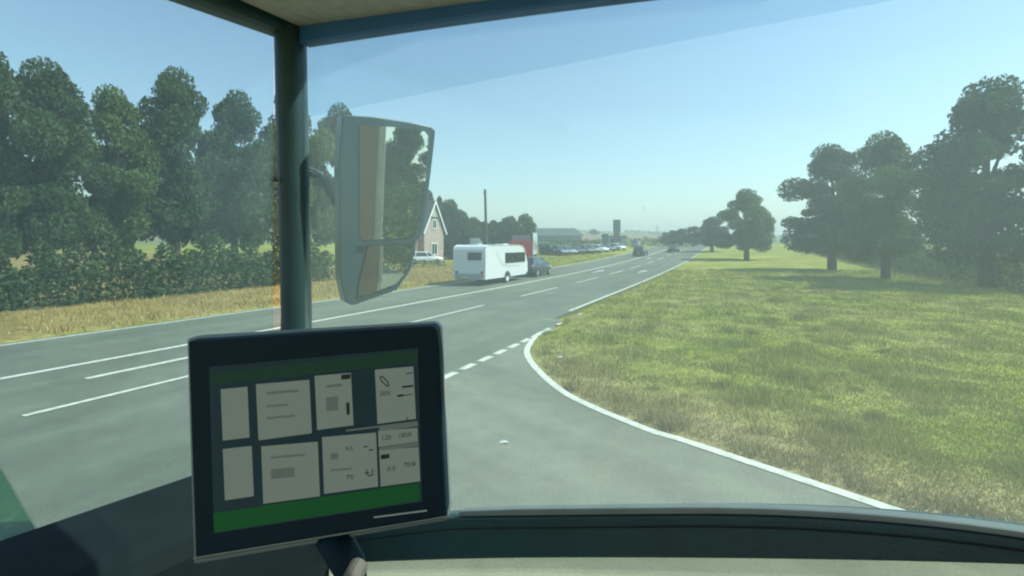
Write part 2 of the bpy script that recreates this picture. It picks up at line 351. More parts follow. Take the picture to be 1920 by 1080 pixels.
def hedge(name, p0, p1, H, wd, lm, label, dens=60, lsz=.14, jag=.15, cat='hedge', group=None):
    p0, p1 = Vector(p0), Vector(p1); L = (p1-p0).length; u = (p1-p0)/L; q = Vector((-u.y, u.x)); c = (p0+p1)/2
    t = thing(name, label, cat, (c.x, c.y, g(c.x, c.y)), math.atan2(u.y, u.x), group)
    n = int(L*H*dens); x = rng.uniform(-L/2, L/2, n); hh = H*(1+jag*np.sin(x*1.9+1)*np.sin(x*.73)+jag*.5*np.sin(x*5.1)); z = rng.random(n)**.8*hh
    y = wd/2*rng.uniform(-1, 1, n)*np.sqrt(np.clip(1.05-(z/hh)**4, 0, 1))
    zz = np.array(zt(c.x+x*u.x-y*u.y, c.y+x*u.y+y*u.x))-g(c.x, c.y); V, F = leaves(np.stack([x, y, z+zz], 1), lsz); np_mesh('foliage', V, F, lm, t)
    core = MB(); k = max(2, int(L/1.5))
    for i in range(k):
        xx = -L/2+(i+.5)*L/k; z0 = g(c.x+xx*u.x, c.y+xx*u.y)-g(c.x, c.y); core.tube([(xx, .1*math.sin(i*3), z0-.1), (xx+.1, -.1*math.sin(i*2), z0+H*.5), (xx-.1, 0, z0+H*.85)], [.06, .045, .015], 5)
    tag(core.build('stems', bark, t), kind='stuff'); return t
def at_px(px, Y): x = (px-CX)/FPX*Y; return (x, Y, g(x, Y))
def topz(py, Y): return EYE-(py-HY)/FPX*Y
# proto trees
con0 = None
con_spots = [(805,356,78,1.8),(824,367,79,1.5),(838,386,77,1.9),(851,386,74,1.8),(860,402,68,1.8),(873,408,69,1.7),(889,414,70,1.8),(903,416,72,1.6),(925,412,72,1.9),(938,415,72,1.6),(950,411,72,1.9),(964,415,72,1.6),
  (790,340,66,2.0),(772,330,70,2.2),(748,322,66,2.4),(720,316,70,2.4)]
con_lab = ['tall dark conifer rising directly behind the gabled house','conifer behind the right roof slope of the gabled house','dark conifer just right of the gabled house','spiky conifer standing second to the right of the gabled house','conifer at the step where the tree line drops towards the hedge','low conifer at the left end of the long dark hedge','conifer tip above the left rear corner of the caravan','conifer left of the telegraph pole','conifer just right of the telegraph pole','second conifer right of the telegraph pole','conifer tip above the middle of the caravan roof','conifer beside the pale green round tree','tall conifer above the left roof of the gabled house','conifer mostly hidden behind the wing mirror right side','conifer hidden behind the middle of the wing mirror','conifer hidden behind the left side of the wing mirror']
for (px, py, Y, rd), lb in zip(con_spots, con_lab):
    x, y, z = at_px(px, Y); H = topz(py, Y)-z
    if con0 is None: con0 = conifer('conifer_tree', 10, 2.0, 9000, lb, 'tree', (x, y, z), 'conifers behind the house and hedge'); con0.scale = (rd/2, rd/2, H/10)
    else: copy_tree(con0, (x, y, z), random.uniform(0, 6), lb, (rd/2, rd/2, H/10))
bl0 = broadleaf('round_tree', 7, 2.3, 7000, l_mid, 'round pale green tree at the right end of the dark hedge', 'tree', at_px(985, 78), None, .17)
bl0.scale = (1, 1, (topz(404, 78)-g(2, 78))/6.6)
a, b = at_px(840, 68), at_px(1004, 68)
hedge('tall_hedge', a[:2], b[:2], 5.15, 2.4, l_dark, 'long tall dark hedge running behind the white caravan', 240, .14, .05)
for px, py, Y, rd, lb in ((841,378,84,3.4,'rounded dark tree filling the bank just right of the gabled house'),(862,396,86,3.2,'rounded tree at the foot of the sloping tree bank right of the house'),(886,410,88,3.0,'low rounded tree between the house tree bank and the telegraph pole'),(955,408,90,3.4,'low rounded tree behind the hedge beside the pale green round tree')):
    x, y, z = at_px(px, Y); c = copy_tree(bl0, (x, y, z), px*.1, lb, (rd/2.3, rd/2.3, (topz(py, Y)-z)/6.6), (l_mid, l_dark)); c['group'] = 'rounded trees in the bank behind the hedge'
hedge('low_hedge', at_px(700, 50)[:2], at_px(834, 52.5)[:2], .8, .8, l_dark, 'low clipped hedge in front of the white parked car', 220, .08, .1)
# big trees to the left, along the far side of the main road
bigl = None
for i, (px, py, Y, rd, lb) in enumerate([(640,215,58,4.6,'broad dark tree behind the left side of the wing mirror'),(545,165,52,4.8,'tall broad tree seen beside the cab pillar'),(440,190,46,4.4,'broad tree left of the cab pillar'),(330,150,42,4.6,'tall tree at the centre of the windscreen view'),(215,185,38,4.2,'broad tree in the left of the windscreen view'),(90,140,33,4.3,'tall tree near the left edge of the picture'),(-30,120,29,4.0,'tree at the very left edge of the picture')]):
    x, y, z = at_px(px, Y); H = topz(py, Y)-z
    if bigl is None: bigl = broadleaf('broad_tree', 12, 4.5, 42000, l_dark, lb, 'tree', (x, y, z), 'broad trees along the far side of the road', .13); bigl.scale = (rd/4.5, rd/4.5, H/11.2)
    else: copy_tree(bigl, (x, y, z), i*1.3, lb, (rd/4.5, rd/4.5*.9, H/11.2), (l_dark, l_mid) if i in (1, 4) else None)
hedge('roadside_hedge', W(-22, -24), W(26, -27), 2.4, 1.8, l_dark, 'roadside hedge at the back of the dry verge on the left', 420, .10, .3)
# right: field hedge and trees beyond the corner verge
hedge('field_hedge', W(-2, 15.5), W(120, 13), 2.1, 1.8, l_mid, 'field hedge along the back of the green corner verge', 230, .10, .15)
rt = [(1335,410,90,3.6,'small tree nearest the far end of the near field hedge'),(1400,362,66,4.4,'second tree along the near field hedge counted from the far end'),(1560,285,46,4.6,'middle tree of the near field hedge'),(1660,265,36,3.6,'fourth tree along the near field hedge, narrower than its neighbours'),(1850,175,29,4.8,'tree of the near field hedge near the right edge of the picture')]
for i, (px, py, Y, rd, lb) in enumerate(rt):
    x, y, z = at_px(px, Y); H = topz(py, Y)-z; c = copy_tree(bigl, (x, y, z), 2+i*1.1, lb, (rd/4.5, rd/4.5, H/11.2), (l_dark, l_mid) if i % 2 else None); c['group'] = 'trees in the near field hedge'
# distant trees right of the road end
far0 = None
for i, (px, py, Y, rd, lb) in enumerate([(1248,437,125,2.2,'distant tree left of the oncoming dark car'),(1262,433,120,2.4,'distant tree directly above the oncoming dark car'),(1278,430,120,2.6,'distant tree just right of the oncoming dark car'),(1300,426,118,3,'distant tree at the end of the road, second from the right'),(1113,430,330,4.5,'tiny round tree on the hill skyline')]):
    x, y, z = at_px(px, Y); H = topz(py, Y)-z
    if far0 is None: far0 = broadleaf('distant_tree', 5, 2.4, 2500, l_dark, lb, 'tree', (x, y, z), 'distant trees', .22); far0.scale = (rd/2.4, rd/2.4, H/4.7)
    else: copy_tree(far0, (x, y, z), i, lb, (rd/2.4, rd/2.4, H/4.7))
hedge('far_hedge', at_px(1166, 118)[:2], at_px(1330, 125)[:2], 1.9, 3, l_dark, 'distant low hedge beyond the sign tower across the field', 25, .25, .25)
hedge('skyline_hedge', at_px(1172, 420)[:2], at_px(1420, 450)[:2], 2.0, 4, l_dark, 'thin hedge line on the distant hill', 6, .6, .3)
hedge('car_park_hedge', at_px(1008, 96)[:2], at_px(1128, 112)[:2], 1.7, 2, l_dark, 'dark hedge behind the row of parked cars', 45, .2, .2)

# ---------------------------------------------------------------- house, barn, signs
brick = mat('brick_wall', (.42, .31, .28), .9, 0, .2, 2.5); brick_red = mat('red_brick_wall', (.26, .12, .09), .9, 0, .2, 2.5); render = mat('pale_render', (.42, .40, .36), .9); trim = mat('white_trim', (.75, .75, .72), .6, 0, .05)
slate = mat('slate_roof', (.10, .10, .11), .7, 0, .2, 4); dglass = mat('dark_window', (.03, .04, .045), .15, 0, .05)
hx, hy, hz = at_px(814, 64)
H = thing('gabled_house', 'narrow gabled brick house with white bargeboards facing the road', 'house', (hx, hy, hz-.1), ROT)
ez, az, hw = 4.25, 8.0, 2.25
MB().prism([(-hw, 0, -.3), (hw, 0, -.3), (hw, 0, ez), (0, 0, az-.15), (-hw, 0, ez)], (0, 7, 0)).build('front_wall', brick, H)
MB().box((-hw-3.5, 3.7, 2.0), (7, 6.0, 4.6)).build('side_wing', brick_red, H)
MB().prism([(-hw-7.2, .4, 4.1), (-hw-7.2, 3.7, 6.9), (-hw-7.2, 7, 4.1)], (7.0, 0, 0)).build('wing_roof', slate, H)
sl = (az-ez)/hw
for sgn in (-1, 1):
    MB().prism([(sgn*(hw+.3), -.25, ez-.3*sl), (0, -.25, az), (0, -.25, az+.14), (sgn*(hw+.38), -.25, ez-.3*sl)], (0, 7.4, 0)).build('roof_slope', slate, H)
    MB().prism([(sgn*(hw+.36), -.32, ez-.40*sl), (0, -.32, az-.22), (0, -.32, az+.22), (sgn*(hw+.5), -.32, ez-.28*sl)], (0, .07, 0)).build('bargeboard', trim, H)
MB().prism([(-1.15, -.03, az-2.05), (1.15, -.03, az-2.05), (0, -.03, az-.3)], (0, .05, 0)).build('gable_panel', render, H)
MB().box((0, -.1, az-2.1), (2.3, .14, .2)).build('tie_beam', mat('dark_timber', (.08, .07, .06)), H)
for wz, ww, wh in ((5.0, .95, 1.2), (1.7, 1.3, 1.5)):
    f = MB(); 
    for sx in (-1, 1): f.box((sx*ww/2, -.04, wz), (.12, .1, wh))
    for sz in (-1, 1): f.box((0, -.045, wz+sz*wh/2), (ww+.12, .11, .12))
    f.box((0, -.04, wz), (.06, .08, wh-.12)); fr = f.build('window', trim, H); MB().box((0, .0, wz), (ww-.1, .04, wh-.1)).build('pane', dglass, fr)
MB().box((1.0, 3.4, 8.3), (.6, .9, 1.9)).build('chimney', brick_red, H)
for wx in (-4.2, -7.2):
    fr = MB().box((wx, .67, 2.9), (1.1, .08, 1.1)).build('window', trim, H); MB().box((wx, .61, 2.9), (.9, .05, .9)).build('pane', dglass, fr)

bx, by, bz = at_px(1035, 165)
B = thing('long_barn', 'long low barn with dark hipped roof beyond the parked cars', 'barn', (bx, by, bz), 0)
MB().box((-3.5, 0, 1.0), (26, 10, 2.0)).build('wall', mat('barn_wall', (.16, .17, .16), .8), B)
rz = topz(428, 165)-bz
MB().loft([[(-17, -5.4, 2.0), (10.2, -5.4, 2.0), (10.2, 5.4, 2.0), (-17, 5.4, 2.0)], [(-15, -.6, rz), (7.9, -.6, rz), (7.9, .6, rz), (-15, .6, rz)]]).build('roof', mat('barn_roof', (.075, .095, .095), .8, 0, .15, 1), B)
# pylon sign
x, y, z = at_px(1156.5, 100); S = thing('totem_sign', 'tall slab sign tower standing beside the car park, grey above reddish', 'sign', (x, y, z), .1)
tz = topz(412, 100)-z; MB().box((0, 0, tz-1.3), (1.45, .5, 2.6)).build('upper_panel', mat('sign_grey', (.10, .16, .16), .5), S, .03)
MB().box((0, 0, (tz-2.65)/2), (1.25, .4, tz-2.65)).build('lower_panel', mat('sign_red', (.17, .11, .11), .5, 0, .1), S, .03)
MB().box((0, 0, .1), (1.7, .8, .3)).build('plinth', mat('concrete', (.3, .3, .28)), S)
x, y, z = at_px(1134.5, 96); S = thing('green_hoarding', 'dark green upright board on posts just left of the sign tower', 'sign', (x, y, z), .2)
MB().box((0, 0, 2.0), (1.25, .2, 2.6)).build('board', mat('hoarding_green', (.04, .11, .09), .6), S, .02)
for sx in (-.5, .5): MB().box((sx, .05, .4), (.12, .12, 1.0)).build('post', mat('post_grey', (.25, .26, .26)), S)
x, y, z = at_px(1151, 112); S = thing('forecourt_kiosk', 'small flat roofed grey kiosk behind the sign tower', 'building', (x, y, z), .15)
MB().box((0, 0, 1.2), (4.2, 4, 2.4)).build('wall', mat('kiosk_wall', (.26, .28, .32), .7), S); MB().box((0, 0, 2.55), (4.7, 4.5, .3)).build('roof', mat('kiosk_roof', (.16, .18, .19)), S, .03)
MB().box((-.3, -2.02, 1.3), (2.4, .06, 1.2)).build('window', dglass, S)
# white banner
x, y, z = at_px(1003, 47); S = thing('banner_flag', 'upright white banner on a pole to the right of the red lorry', 'banner', (x, y, z), .25)
pole_m = mat('pale_pole', (.6, .6, .58), .4); MB().cyl((-.2, 0, 1.8), (0, 0, 1), .03, 3.8, 8).build('pole', pole_m, S)
vs = []; fs = []
for i in range(9):
    t = i/8; zz = 1.55+2.1*t; wv = .34+.08*math.sin(t*2.4)
    vs += [(-.17, .03*math.sin(t*7), zz), (-.17+wv, .06*math.sin(t*7+1), zz), (-.17, .03*math.sin(t*7)+.012, zz), (-.17+wv, .06*math.sin(t*7+1)+.012, zz)]
for i in range(8): a = 4*i; fs += [(a, a+1, a+5, a+4), (a+2, a+6, a+7, a+3), (a, a+4, a+6, a+2), (a+1, a+3, a+7, a+5)]
MB().add(vs, fs+[(0, 2, 3, 1), (32, 33, 35, 34)]).build('banner', mat('banner_cloth', (.82, .84, .82), .7, 0, .03), S); MB().box((0, 0, .1), (.5, .5, .2)).build('base', mat('concrete', (.3, .3, .28)), S, .02)
x, y, z = at_px(982, 72); S = thing('forecourt_lamp', 'slim lamp post with a white head in front of the round tree', 'lamp post', (x, y, z), 0)
MB().tube([(0, 0, 0), (0, 0, topz(428, 72)-z)], [.07, .05], 8).build('post', pole_m, S); MB().box((0, -.1, topz(431, 72)-z), (.32, .5, .8)).build('lamp_head', mat('white_plastic', (.75, .78, .76), .4), S, .05)
# telegraph pole
x, y, z = at_px(913, 60); S = thing('telegraph_pole', 'tall wooden telegraph pole rising above the hedge and caravan', 'pole', (x, y, z), 0)
hh = topz(355, 60)-z; MB().tube([(0, 0, -.2), (-.12, 0, hh*.5), (-.24, 0, hh)], [.19, .17, .14], 10).build('pole_shaft', mat('pole_wood', (.075, .06, .05), .9, 0, .2, 8), S)
MB().box((-.24, -.16, hh-.5), (.5, .08, .09)).build('cross_piece', mat('pole_wood', (.1, .08, .06)), S)
for sx in (-.42, -.06): MB().cyl((sx, -.16, hh-.4), (0, 0, 1), .03, .12, 8).build('insulator', trim, S)
x, y, z = at_px(1232, 330); S = thing('distant_mast', 'faint thin lattice mast on the far skyline', 'mast', (x, y, z), 0)
mh = topz(423, 330)-z; m = MB()
for sx, sy in ((-1, -1), (1, -1), (1, 1), (-1, 1)): m.tube([(sx*.9, sy*.9, 0), (sx*.15, sy*.15, mh)], .07, 4)
for k in range(7):
    z0, z1 = mh*k/7, mh*(k+1)/7; w0, w1 = .9-.75*k/7, .9-.75*(k+1)/7; m.tube([(-w0, -w0, z0), (w1, -w1, z1)], .05, 4); m.tube([(w0, w0, z0), (-w1, w1, z1)], .05, 4)
m.tube([(-1.6, 0, mh*.86), (1.6, 0, mh*.86)], .06, 4); m.build('lattice', mat('galvanised', (.3, .32, .33), .5), S)

# ---------------------------------------------------------------- vehicles
tyre = mat('tyre', (.02, .02, .02), .9); alloy = mat('wheel_rim', (.45, .46, .47), .35, .6); black_trim = mat('black_trim', (.025, .027, .03), .5); lampw = mat('headlamp', (.75, .78, .8), .1); lampr = mat('rear_lamp', (.45, .03, .03), .2)
cglass = mat('car_glass', (.03, .045, .05), .05, 0, .02, coat=.6)
def paint(nm, c): return mat(nm+'_paint', c, .35, .05, .03, 3, coat=.35)
def ring(x, w, zb_, zt_): h = zt_-zb_; pr = [(w*.86, 0), (w*.97, .12), (w, .4), (w*.985, .7), (w*.9, .95), (w*.75, 1)]; return [(x, -a, zb_+b*h) for a, b in pr]+[(x, a, zb_+b*h) for a, b in pr[::-1]]
def car(label, cat, pm, loc, rz, group=None, hi=0.0, name='parked_car'):
    t = thing(name, label, cat, loc, rz, group); k = hi
    MB().loft([ring(-2.2, .62, .42, .7+k), ring(-2.14, .78, .3, .88+k), ring(-1.9, .86, .22, 1.0+k), ring(-.9, .9, .2, 1.0+k), ring(.9, .9, .2, .97+k), ring(1.5, .87, .22, .9+k), ring(2.0, .78, .26, .76+k), ring(2.15, .62, .36, .64+k)]).build('body', pm, t, smooth=True)
    zb_, zt_ = .95+k, 1.46+k*1.4
    cb = [(-2.0, .78), (-1.2, .83), (.35, .83), (1.15, .74)]; ct = [(-1.6, .58), (-1.1, .62), (.0, .62), (.35, .55)]
    bot = [(x, -w, zb_) for x, w in cb]+[(x, w, zb_) for x, w in cb[::-1]]; top = [(x, -w, zt_-.05) for x, w in ct]+[(x, w, zt_-.05) for x, w in ct[::-1]]
    MB().loft([bot, top]).build('windows', cglass, t)
    MB().loft([[(x*1.02, y*1.03, z) for x, y, z in top], [(x*.98, y*.98, zt_) for x, y, z in top], [(x*.85, y*.8, zt_+.03) for x, y, z in top]]).build('roof', pm, t, smooth=False)
    m = MB()
    for i in range(len(bot)): m.tube([Vector(bot[i])*1.0, Vector(top[i])], .035, 5)
    tag(m.build('pillars', pm, t), kind='stuff')
    for x in (-1.35, 1.35):
        for s in (-1, 1):
            wo = MB().cyl((x, s*.80, .32), (0, 1, 0), .32, .22, 18).build('wheel', tyre, t); MB().cyl((x, s*.905, .32), (0, 1, 0), .2, .03, 14).build('rim', alloy, wo)
    for s in (-1, 1):
        MB().box((2.03, s*.58, .66+k), (.16, .34, .13)).build('headlight', lampw, t, .03); MB().box((-2.13, s*.64, .78+k), (.1, .22, .2)).build('tail_light', lampr, t, .02); MB().box((.75, s*.96, 1.0+k), (.14, .16, .12)).build('door_mirror', pm, t, .03)
    MB().box((2.12, 0, .45), (.1, 1.0, .14)).build('grille', black_trim, t); MB().box((-2.2, 0, .55), (.04, .5, .11)).build('number_plate', mat('plate_yellow', (.6, .5, .08)), t)
    return t
p_blue = paint('slate_blue', (.10, .13, .18)); p_dark = paint('dark_grey', (.03, .035, .04)); p_black = paint('black_green', (.02, .028, .026)); p_white = paint('white', (.82, .83, .82)); p_silver = paint('silver', (.24, .27, .29)); p_navy = paint('navy', (.05, .07, .12)); p_gg = paint('grey_green', (.16, .20, .18))
def place(proto_args, px, Y, rz, **kw): return car(*proto_args, at_px(px, Y), rz, **kw)
# towing car
cx_, cy_ = W(37.0, -15.3); car('dark blue grey car towing the white caravan', 'car', p_dark, (cx_, cy_, g(cx_, cy_)), ROT, hi=.05, name='towing_car')
# car ahead in the far lane
x_, y_, z_ = at_px(1201, 77); car('dark car driving ahead of the caravan in the middle distance', 'car', p_black, (x_, y_, z_), ROT, hi=.05, name='moving_car')
x_, y_, z_ = at_px(1263, 89); car('dark oncoming car far down the road at the right', 'car', p_black, (x_, y_, z_), ROT+math.pi, name='moving_car')
x_, y_, z_ = at_px(1193, 112); car('tiny pale car far up the road beyond the dark car ahead', 'car', p_silver, (x_, y_, z_), ROT, name='moving_car')
x_, y_, z_ = at_px(798, 57.5); car('white parked car in front of the gabled house', 'car', p_white, (x_, y_, z_), R(10))
row = [(1031,79,p_black,'tall black car at the left end of the parked row',.25),(1047,78,p_blue,'slate blue car second from the left of the parked row',.1),(1064,80,p_silver,'silver car third from the left of the parked row',.0),(1080,82,p_black,'black car in the middle of the parked row',.05),(1095,84,p_dark,'dark grey car right of the black one in the parked row',.0),(1108,86,p_gg,'grey green car left of the white one in the parked row',0),(1122,88,p_white,'white car near the right end of the parked row',0),(1137,91,p_navy,'navy car below the dark green upright board',0),(1156,96,p_white,'small white car at the foot of the sign tower',-.05)]
for px, Y, pm, lb, hi in row: x_, y_, z_ = at_px(px, Y); car(lb, 'car', pm, (x_, y_, z_), R(-62)+random.uniform(-.1, .1), 'cars parked in a row beyond the verge', hi)

# caravan
cx_, cy_ = W(26.56, -14.3); CV = thing('touring_caravan', 'white touring caravan with a dark side window on the far lane', 'caravan', (cx_, cy_, g(cx_, cy_)), ROT)
cvw = mat('caravan_white', (.70, .70, .70), .35, 0, .02, 2, coat=.3); cgrey = mat('caravan_grey', (.30, .33, .35), .5); Wd = 2.3
def cglassm(): return glass('caravan_glass', (.42, .5, .48), .12, (.10, .12, .12), .08)
cgl = cglassm()
prof = [(0, .42), (6.35, .42), (6.8, .62), (6.75, 1.35), (6.35, 2.2), (5.9, 2.5), (5.2, 2.58), (.45, 2.58), (.12, 2.48), (.02, 2.3)]
# side walls with a real window opening
def wall_with_hole(yy, th, x0, x1, z0, z1, nm):
    m = MB(); m.prism([(0, yy, .42), (x0, yy, .42), (x0, yy, 2.58), (.45, yy, 2.58), (.12, yy, 2.48), (.02, yy, 2.3)], (0, th, 0))
    m.prism([(x0, yy, .42), (x1, yy, .42), (x1, yy, z0), (x0, yy, z0)], (0, th, 0))
    m.prism([(x0, yy, z1), (x1, yy, z1)]+([(5.9, yy, 2.5), (5.2, yy, 2.58)] if x1 > 6 else [(x1, yy, 2.58)])+[(x0, yy, 2.58)], (0, th, 0))
    m.prism([(x1, yy, .42), (6.35, yy, .42), (6.8, yy, .62), (6.75, yy, 1.35), (x1+.02, yy, 2.18), (x1, yy, 2.18)], (0, th, 0))
    return m.build(nm, cvw, CV)
wall_with_hole(0, .04, 2.95, 6.2, 1.40, 2.02, 'side_wall'); wall_with_hole(Wd-.04, .04, 2.95, 6.2, 1.40, 2.02, 'side_wall')
MB().loft([[(x, .04, z) for x, z in [(.45, 2.58), (5.2, 2.58), (5.9, 2.5), (6.35, 2.2), (6.3, 2.16), (5.86, 2.46), (5.2, 2.54), (.45, 2.54)]], [(x, Wd-.04, z) for x, z in [(.45, 2.58), (5.2, 2.58), (5.9, 2.5), (6.35, 2.2), (6.3, 2.16), (5.86, 2.46), (5.2, 2.54), (.45, 2.54)]]]).build('roof', cvw, CV)
MB().prism([(.0, .04, .42), (.04, .04, .42), (.06, .04, 2.3), (.16, .04, 2.46), (.45, .04, 2.54), (.45, .04, 2.578), (.12, .04, 2.48), (.02, .04, 2.3)], (0, Wd-.08, 0)).build('rear_wall', cvw, CV)
MB().prism([(6.8, .04, .62), (6.75, .04, 1.35), (6.35, .04, 2.2), (6.3, .04, 2.18), (6.7, .04, 1.34), (6.75, .04, .62)], (0, Wd-.08, 0)).build('front_wall', cvw, CV)
MB().box((3.4, Wd/2, .45), (6.7, Wd-.1, .1)).build('floor_pan', black_trim, CV)
# roof edge rails
for yy in (-.015, Wd+.015): MB().tube([(.0, yy, .45), (.02, yy, 2.3), (.12, yy, 2.49), (.45, yy, 2.59), (5.2, yy, 2.59), (5.9, yy, 2.51), (6.36, yy, 2.21)], .022, 6).build('awning_rail', mat('rail_white', (.7, .72, .72), .3), CV)
for yy, th in ((-.012, .02), (Wd-.008, .02)):
    MB().prism([(2.98, yy, 1.42), (6.12, yy, 1.42), (6.16, yy, 1.5), (6.12, yy, 2.0), (2.98, yy, 2.0)], (0, th, 0)).build('side_window', cgl, CV)
fr = MB()
for a_, b_2 in (((2.93, 1.38), (6.2, 1.38)), ((6.2, 1.38), (6.2, 2.04)), ((6.2, 2.04), (2.93, 2.04)), ((2.93, 2.04), (2.93, 1.38)), ((4.55, 1.38), (4.55, 2.04))): fr.tube([(a_[0], -.015, a_[1]), (b_2[0], -.015, b_2[1])], .03, 5)
fr.build('window_frame', black_trim, CV)
MB().box((-.02, .75, 1.88), (.04, 1.0, .5)).build('rear_window', mat('tinted_window', (.06, .09, .10), .15), CV, .02)
for k, (yy) in enumerate((.22, Wd-.22)): MB().box((-.02, yy, .72), (.06, .16, .42)).build('tail_light', lampr, CV, .02)
MB().box((-.03, Wd/2, .62), (.05, 2.0, .3)).build('rear_panel', cgrey, CV, .02)
MB().box((-.06, Wd/2+.25, .55), (.02, .52, .11)).build('number_plate', mat('plate_yellow', (.6, .5, .08)), CV)
wo = MB().cyl((3.25, .12, .33), (0, 1, 0), .33, .2, 20).build('wheel', tyre, CV); MB().cyl((3.25, .0, .33), (0, 1, 0), .22, .04, 16).build('rim', mat('pale_rim', (.7, .72, .72), .4), wo)
wo = MB().cyl((3.25, Wd-.12, .33), (0, 1, 0), .33, .2, 20).build('wheel', tyre, CV); MB().cyl((3.25, Wd, .33), (0, 1, 0), .22, .04, 16).build('rim', alloy, wo)
pts = [(3.25+.45*math.cos(a), -.02, .42+.40*math.sin(a)) for a in [math.pi*i/10 for i in range(11)]]
MB().prism(pts, (0, .03, 0)).build('wheel_arch', black_trim, CV)
MB().tube([(6.7, Wd/2-.5, .45), (8.2, Wd/2, .46)], .05, 6).tube([(6.7, Wd/2+.5, .45), (8.2, Wd/2, .46)], .05, 6).build('tow_bar', mat('galvanised', (.3, .32, .33), .5), CV)
MB().cyl((7.9, Wd/2, .25), (0, 0, 1), .03, .5, 8).build('jockey_wheel', black_trim, CV)
# swoosh stripe
sw = [(1.6, 2.05), (1.75, 2.0), (2.05, 1.6), (2.5, 1.3), (3.6, 1.14), (5.6, 1.1)]; vs = []
for i, (x, z) in enumerate(sw): t = .10*(1-i/6)+.02; vs += [(x, -.006, z-t), (x, -.006, z+t)]
MB().add(vs, [(2*i, 2*i+2, 2*i+3, 2*i+1) for i in range(5)]).build('side_stripe', mat('stripe_grey', (.5, .54, .53), .4), CV)
MB().box((1.3, 1.35, 2.66), (.6, .6, .12)).build('roof_vent', mat('vent_plastic', (.6, .63, .62), .4), CV, .03)
MB().prism([(1.0, 1.0, 2.72), (1.55, 1.0, 2.72), (1.1, 1.0, 3.05), (1.06, 1.0, 3.05)], (0, .7, 0)).build('open_roof_lid', glass('lid_plastic', (.6, .65, .65), .5, (.5, .53, .52), .05), CV)
MB().box((4.8, 1.2, 2.64), (.9, .7, .10)).build('roof_light', mat('vent_plastic', (.6, .63, .62)), CV, .03)
MB().tube([(1.9, .5, 2.55), (1.9, .5, 2.85)], .02, 6).build('aerial', black_trim, CV)

# red lorry standing behind the caravan
x_, y_, z_ = at_px(977, 53); L = thing('red_lorry', 'red box lorry with a grey roof deflector standing behind the caravan', 'lorry', (x_, y_, z_), R(89))
pr = paint('red', (.60, .05, .06)); prof = [(-1.0, .7), (1.0, .7), (1.15, 1.0), (1.12, 1.6), (.88, 2.65), (.7, 2.8), (-1.0, 2.8)]
MB().prism([(x, -1.15, z) for x, z in prof], (0, 2.3, 0)).build('cab', pr, L, .05)
MB().prism([(1.16, -1.0, 1.62), (.92, -1.0, 2.55), (.95, -1.0, 2.57), (1.19, -1.0, 1.64)], (0, 2.0, 0)).build('windscreen', cglass, L)
MB().prism([(-1.0, -1.0, 2.8), (.7, -1.0, 2.8), (.1, -1.0, 3.35), (-1.0, -1.0, 3.4)], (0, 2.0, 0)).build('roof_deflector', mat('deflector_grey', (.25, .24, .27), .5), L, .04)
MB().box((1.17, 0, 1.15), (.06, 1.7, .5)).build('grille', black_trim, L); MB().box((1.18, 0, .6), (.12, 2.3, .35)).build('bumper', mat('bumper_pale', (.5, .5, .5)), L, .04)
MB().box((-3, 0, .85), (5, .9, .25)).build('chassis', black_trim, L); MB().box((-3.6, 0, 1.9), (4.6, 2.3, 1.8)).build('load_box', pr, L, .03); MB().box((-5.92, 0, 1.9), (.04, .05, 1.7)).build('door_seam', black_trim, L)
for s in (-1, 1):
    MB().box((1.22, s*.85, .75), (.06, .35, .18)).build('headlight', lampw, L, .02); MB().box((1.0, s*1.32, 2.2), (.1, .2, .5)).build('door_mirror', black_trim, L, .02); MB().box((.1, s*1.155, 2.1), (1.0, .02, .7)).build('side_window', cglass, L)
    for xx in (.3, -4.3): wo = MB().cyl((xx, s*1.0, .48), (0, 1, 0), .48, .28, 18).build('wheel', tyre, L); MB().cyl((xx, s*1.15, .48), (0, 1, 0), .25, .04, 14).build('rim', alloy, wo)

# bird and litter
p = P(1206, 390, 60); BR = thing('flying_bird', 'tiny dark bird flying in the clear sky', 'bird', p, .4); bm_ = mat('bird_feathers', (.04, .04, .045))
MB().loft([[(x, r_*math.cos(a), r_*math.sin(a)) for a in [k*math.pi/3 for k in range(6)]] for x, r_ in ((-.16, .005), (-.08, .035), (0, .05), (.1, .03), (.16, .006))]).build('bird_body', bm_, BR, smooth=True)
for s in (-1, 1): MB().prism([(-.05, 0, 0), (.06, 0, 0), (.03, s*.16, .06), (-.06, s*.3, .02), (-.06, s*.14, .05)], (0, 0, .008)).build('wing', bm_, BR)
q = gp(944, 831); li = MB().add([(-.05, -.02, 0), (.05, -.03, .015), (.07, .02, .0), (.0, .035, .02), (-.06, .02, .005), (0, 0, .03)], [(0, 1, 5), (1, 2, 5), (2, 3, 5), (3, 4, 5), (4, 0, 5), (4, 3, 2, 1, 0)]).build('paper_scrap', trim, loc=(q.x, q.y, .008)); tag(li, 'small crumpled white scrap lying on the side road', 'litter')
q = gp(1050, 681); li = MB().add([(-.06, -.02, 0), (.05, -.04, .02), (.08, .02, .0), (.0, .04, .03), (-.06, .03, .005), (0, 0, .05)], [(0, 1, 5), (1, 2, 5), (2, 3, 5), (3, 4, 5), (4, 0, 5), (4, 3, 2, 1, 0)]).build('paper_scrap', trim, loc=(q.x, q.y, .12)); tag(li, 'pale scrap of litter in the grass at the corner of the verge', 'litter')

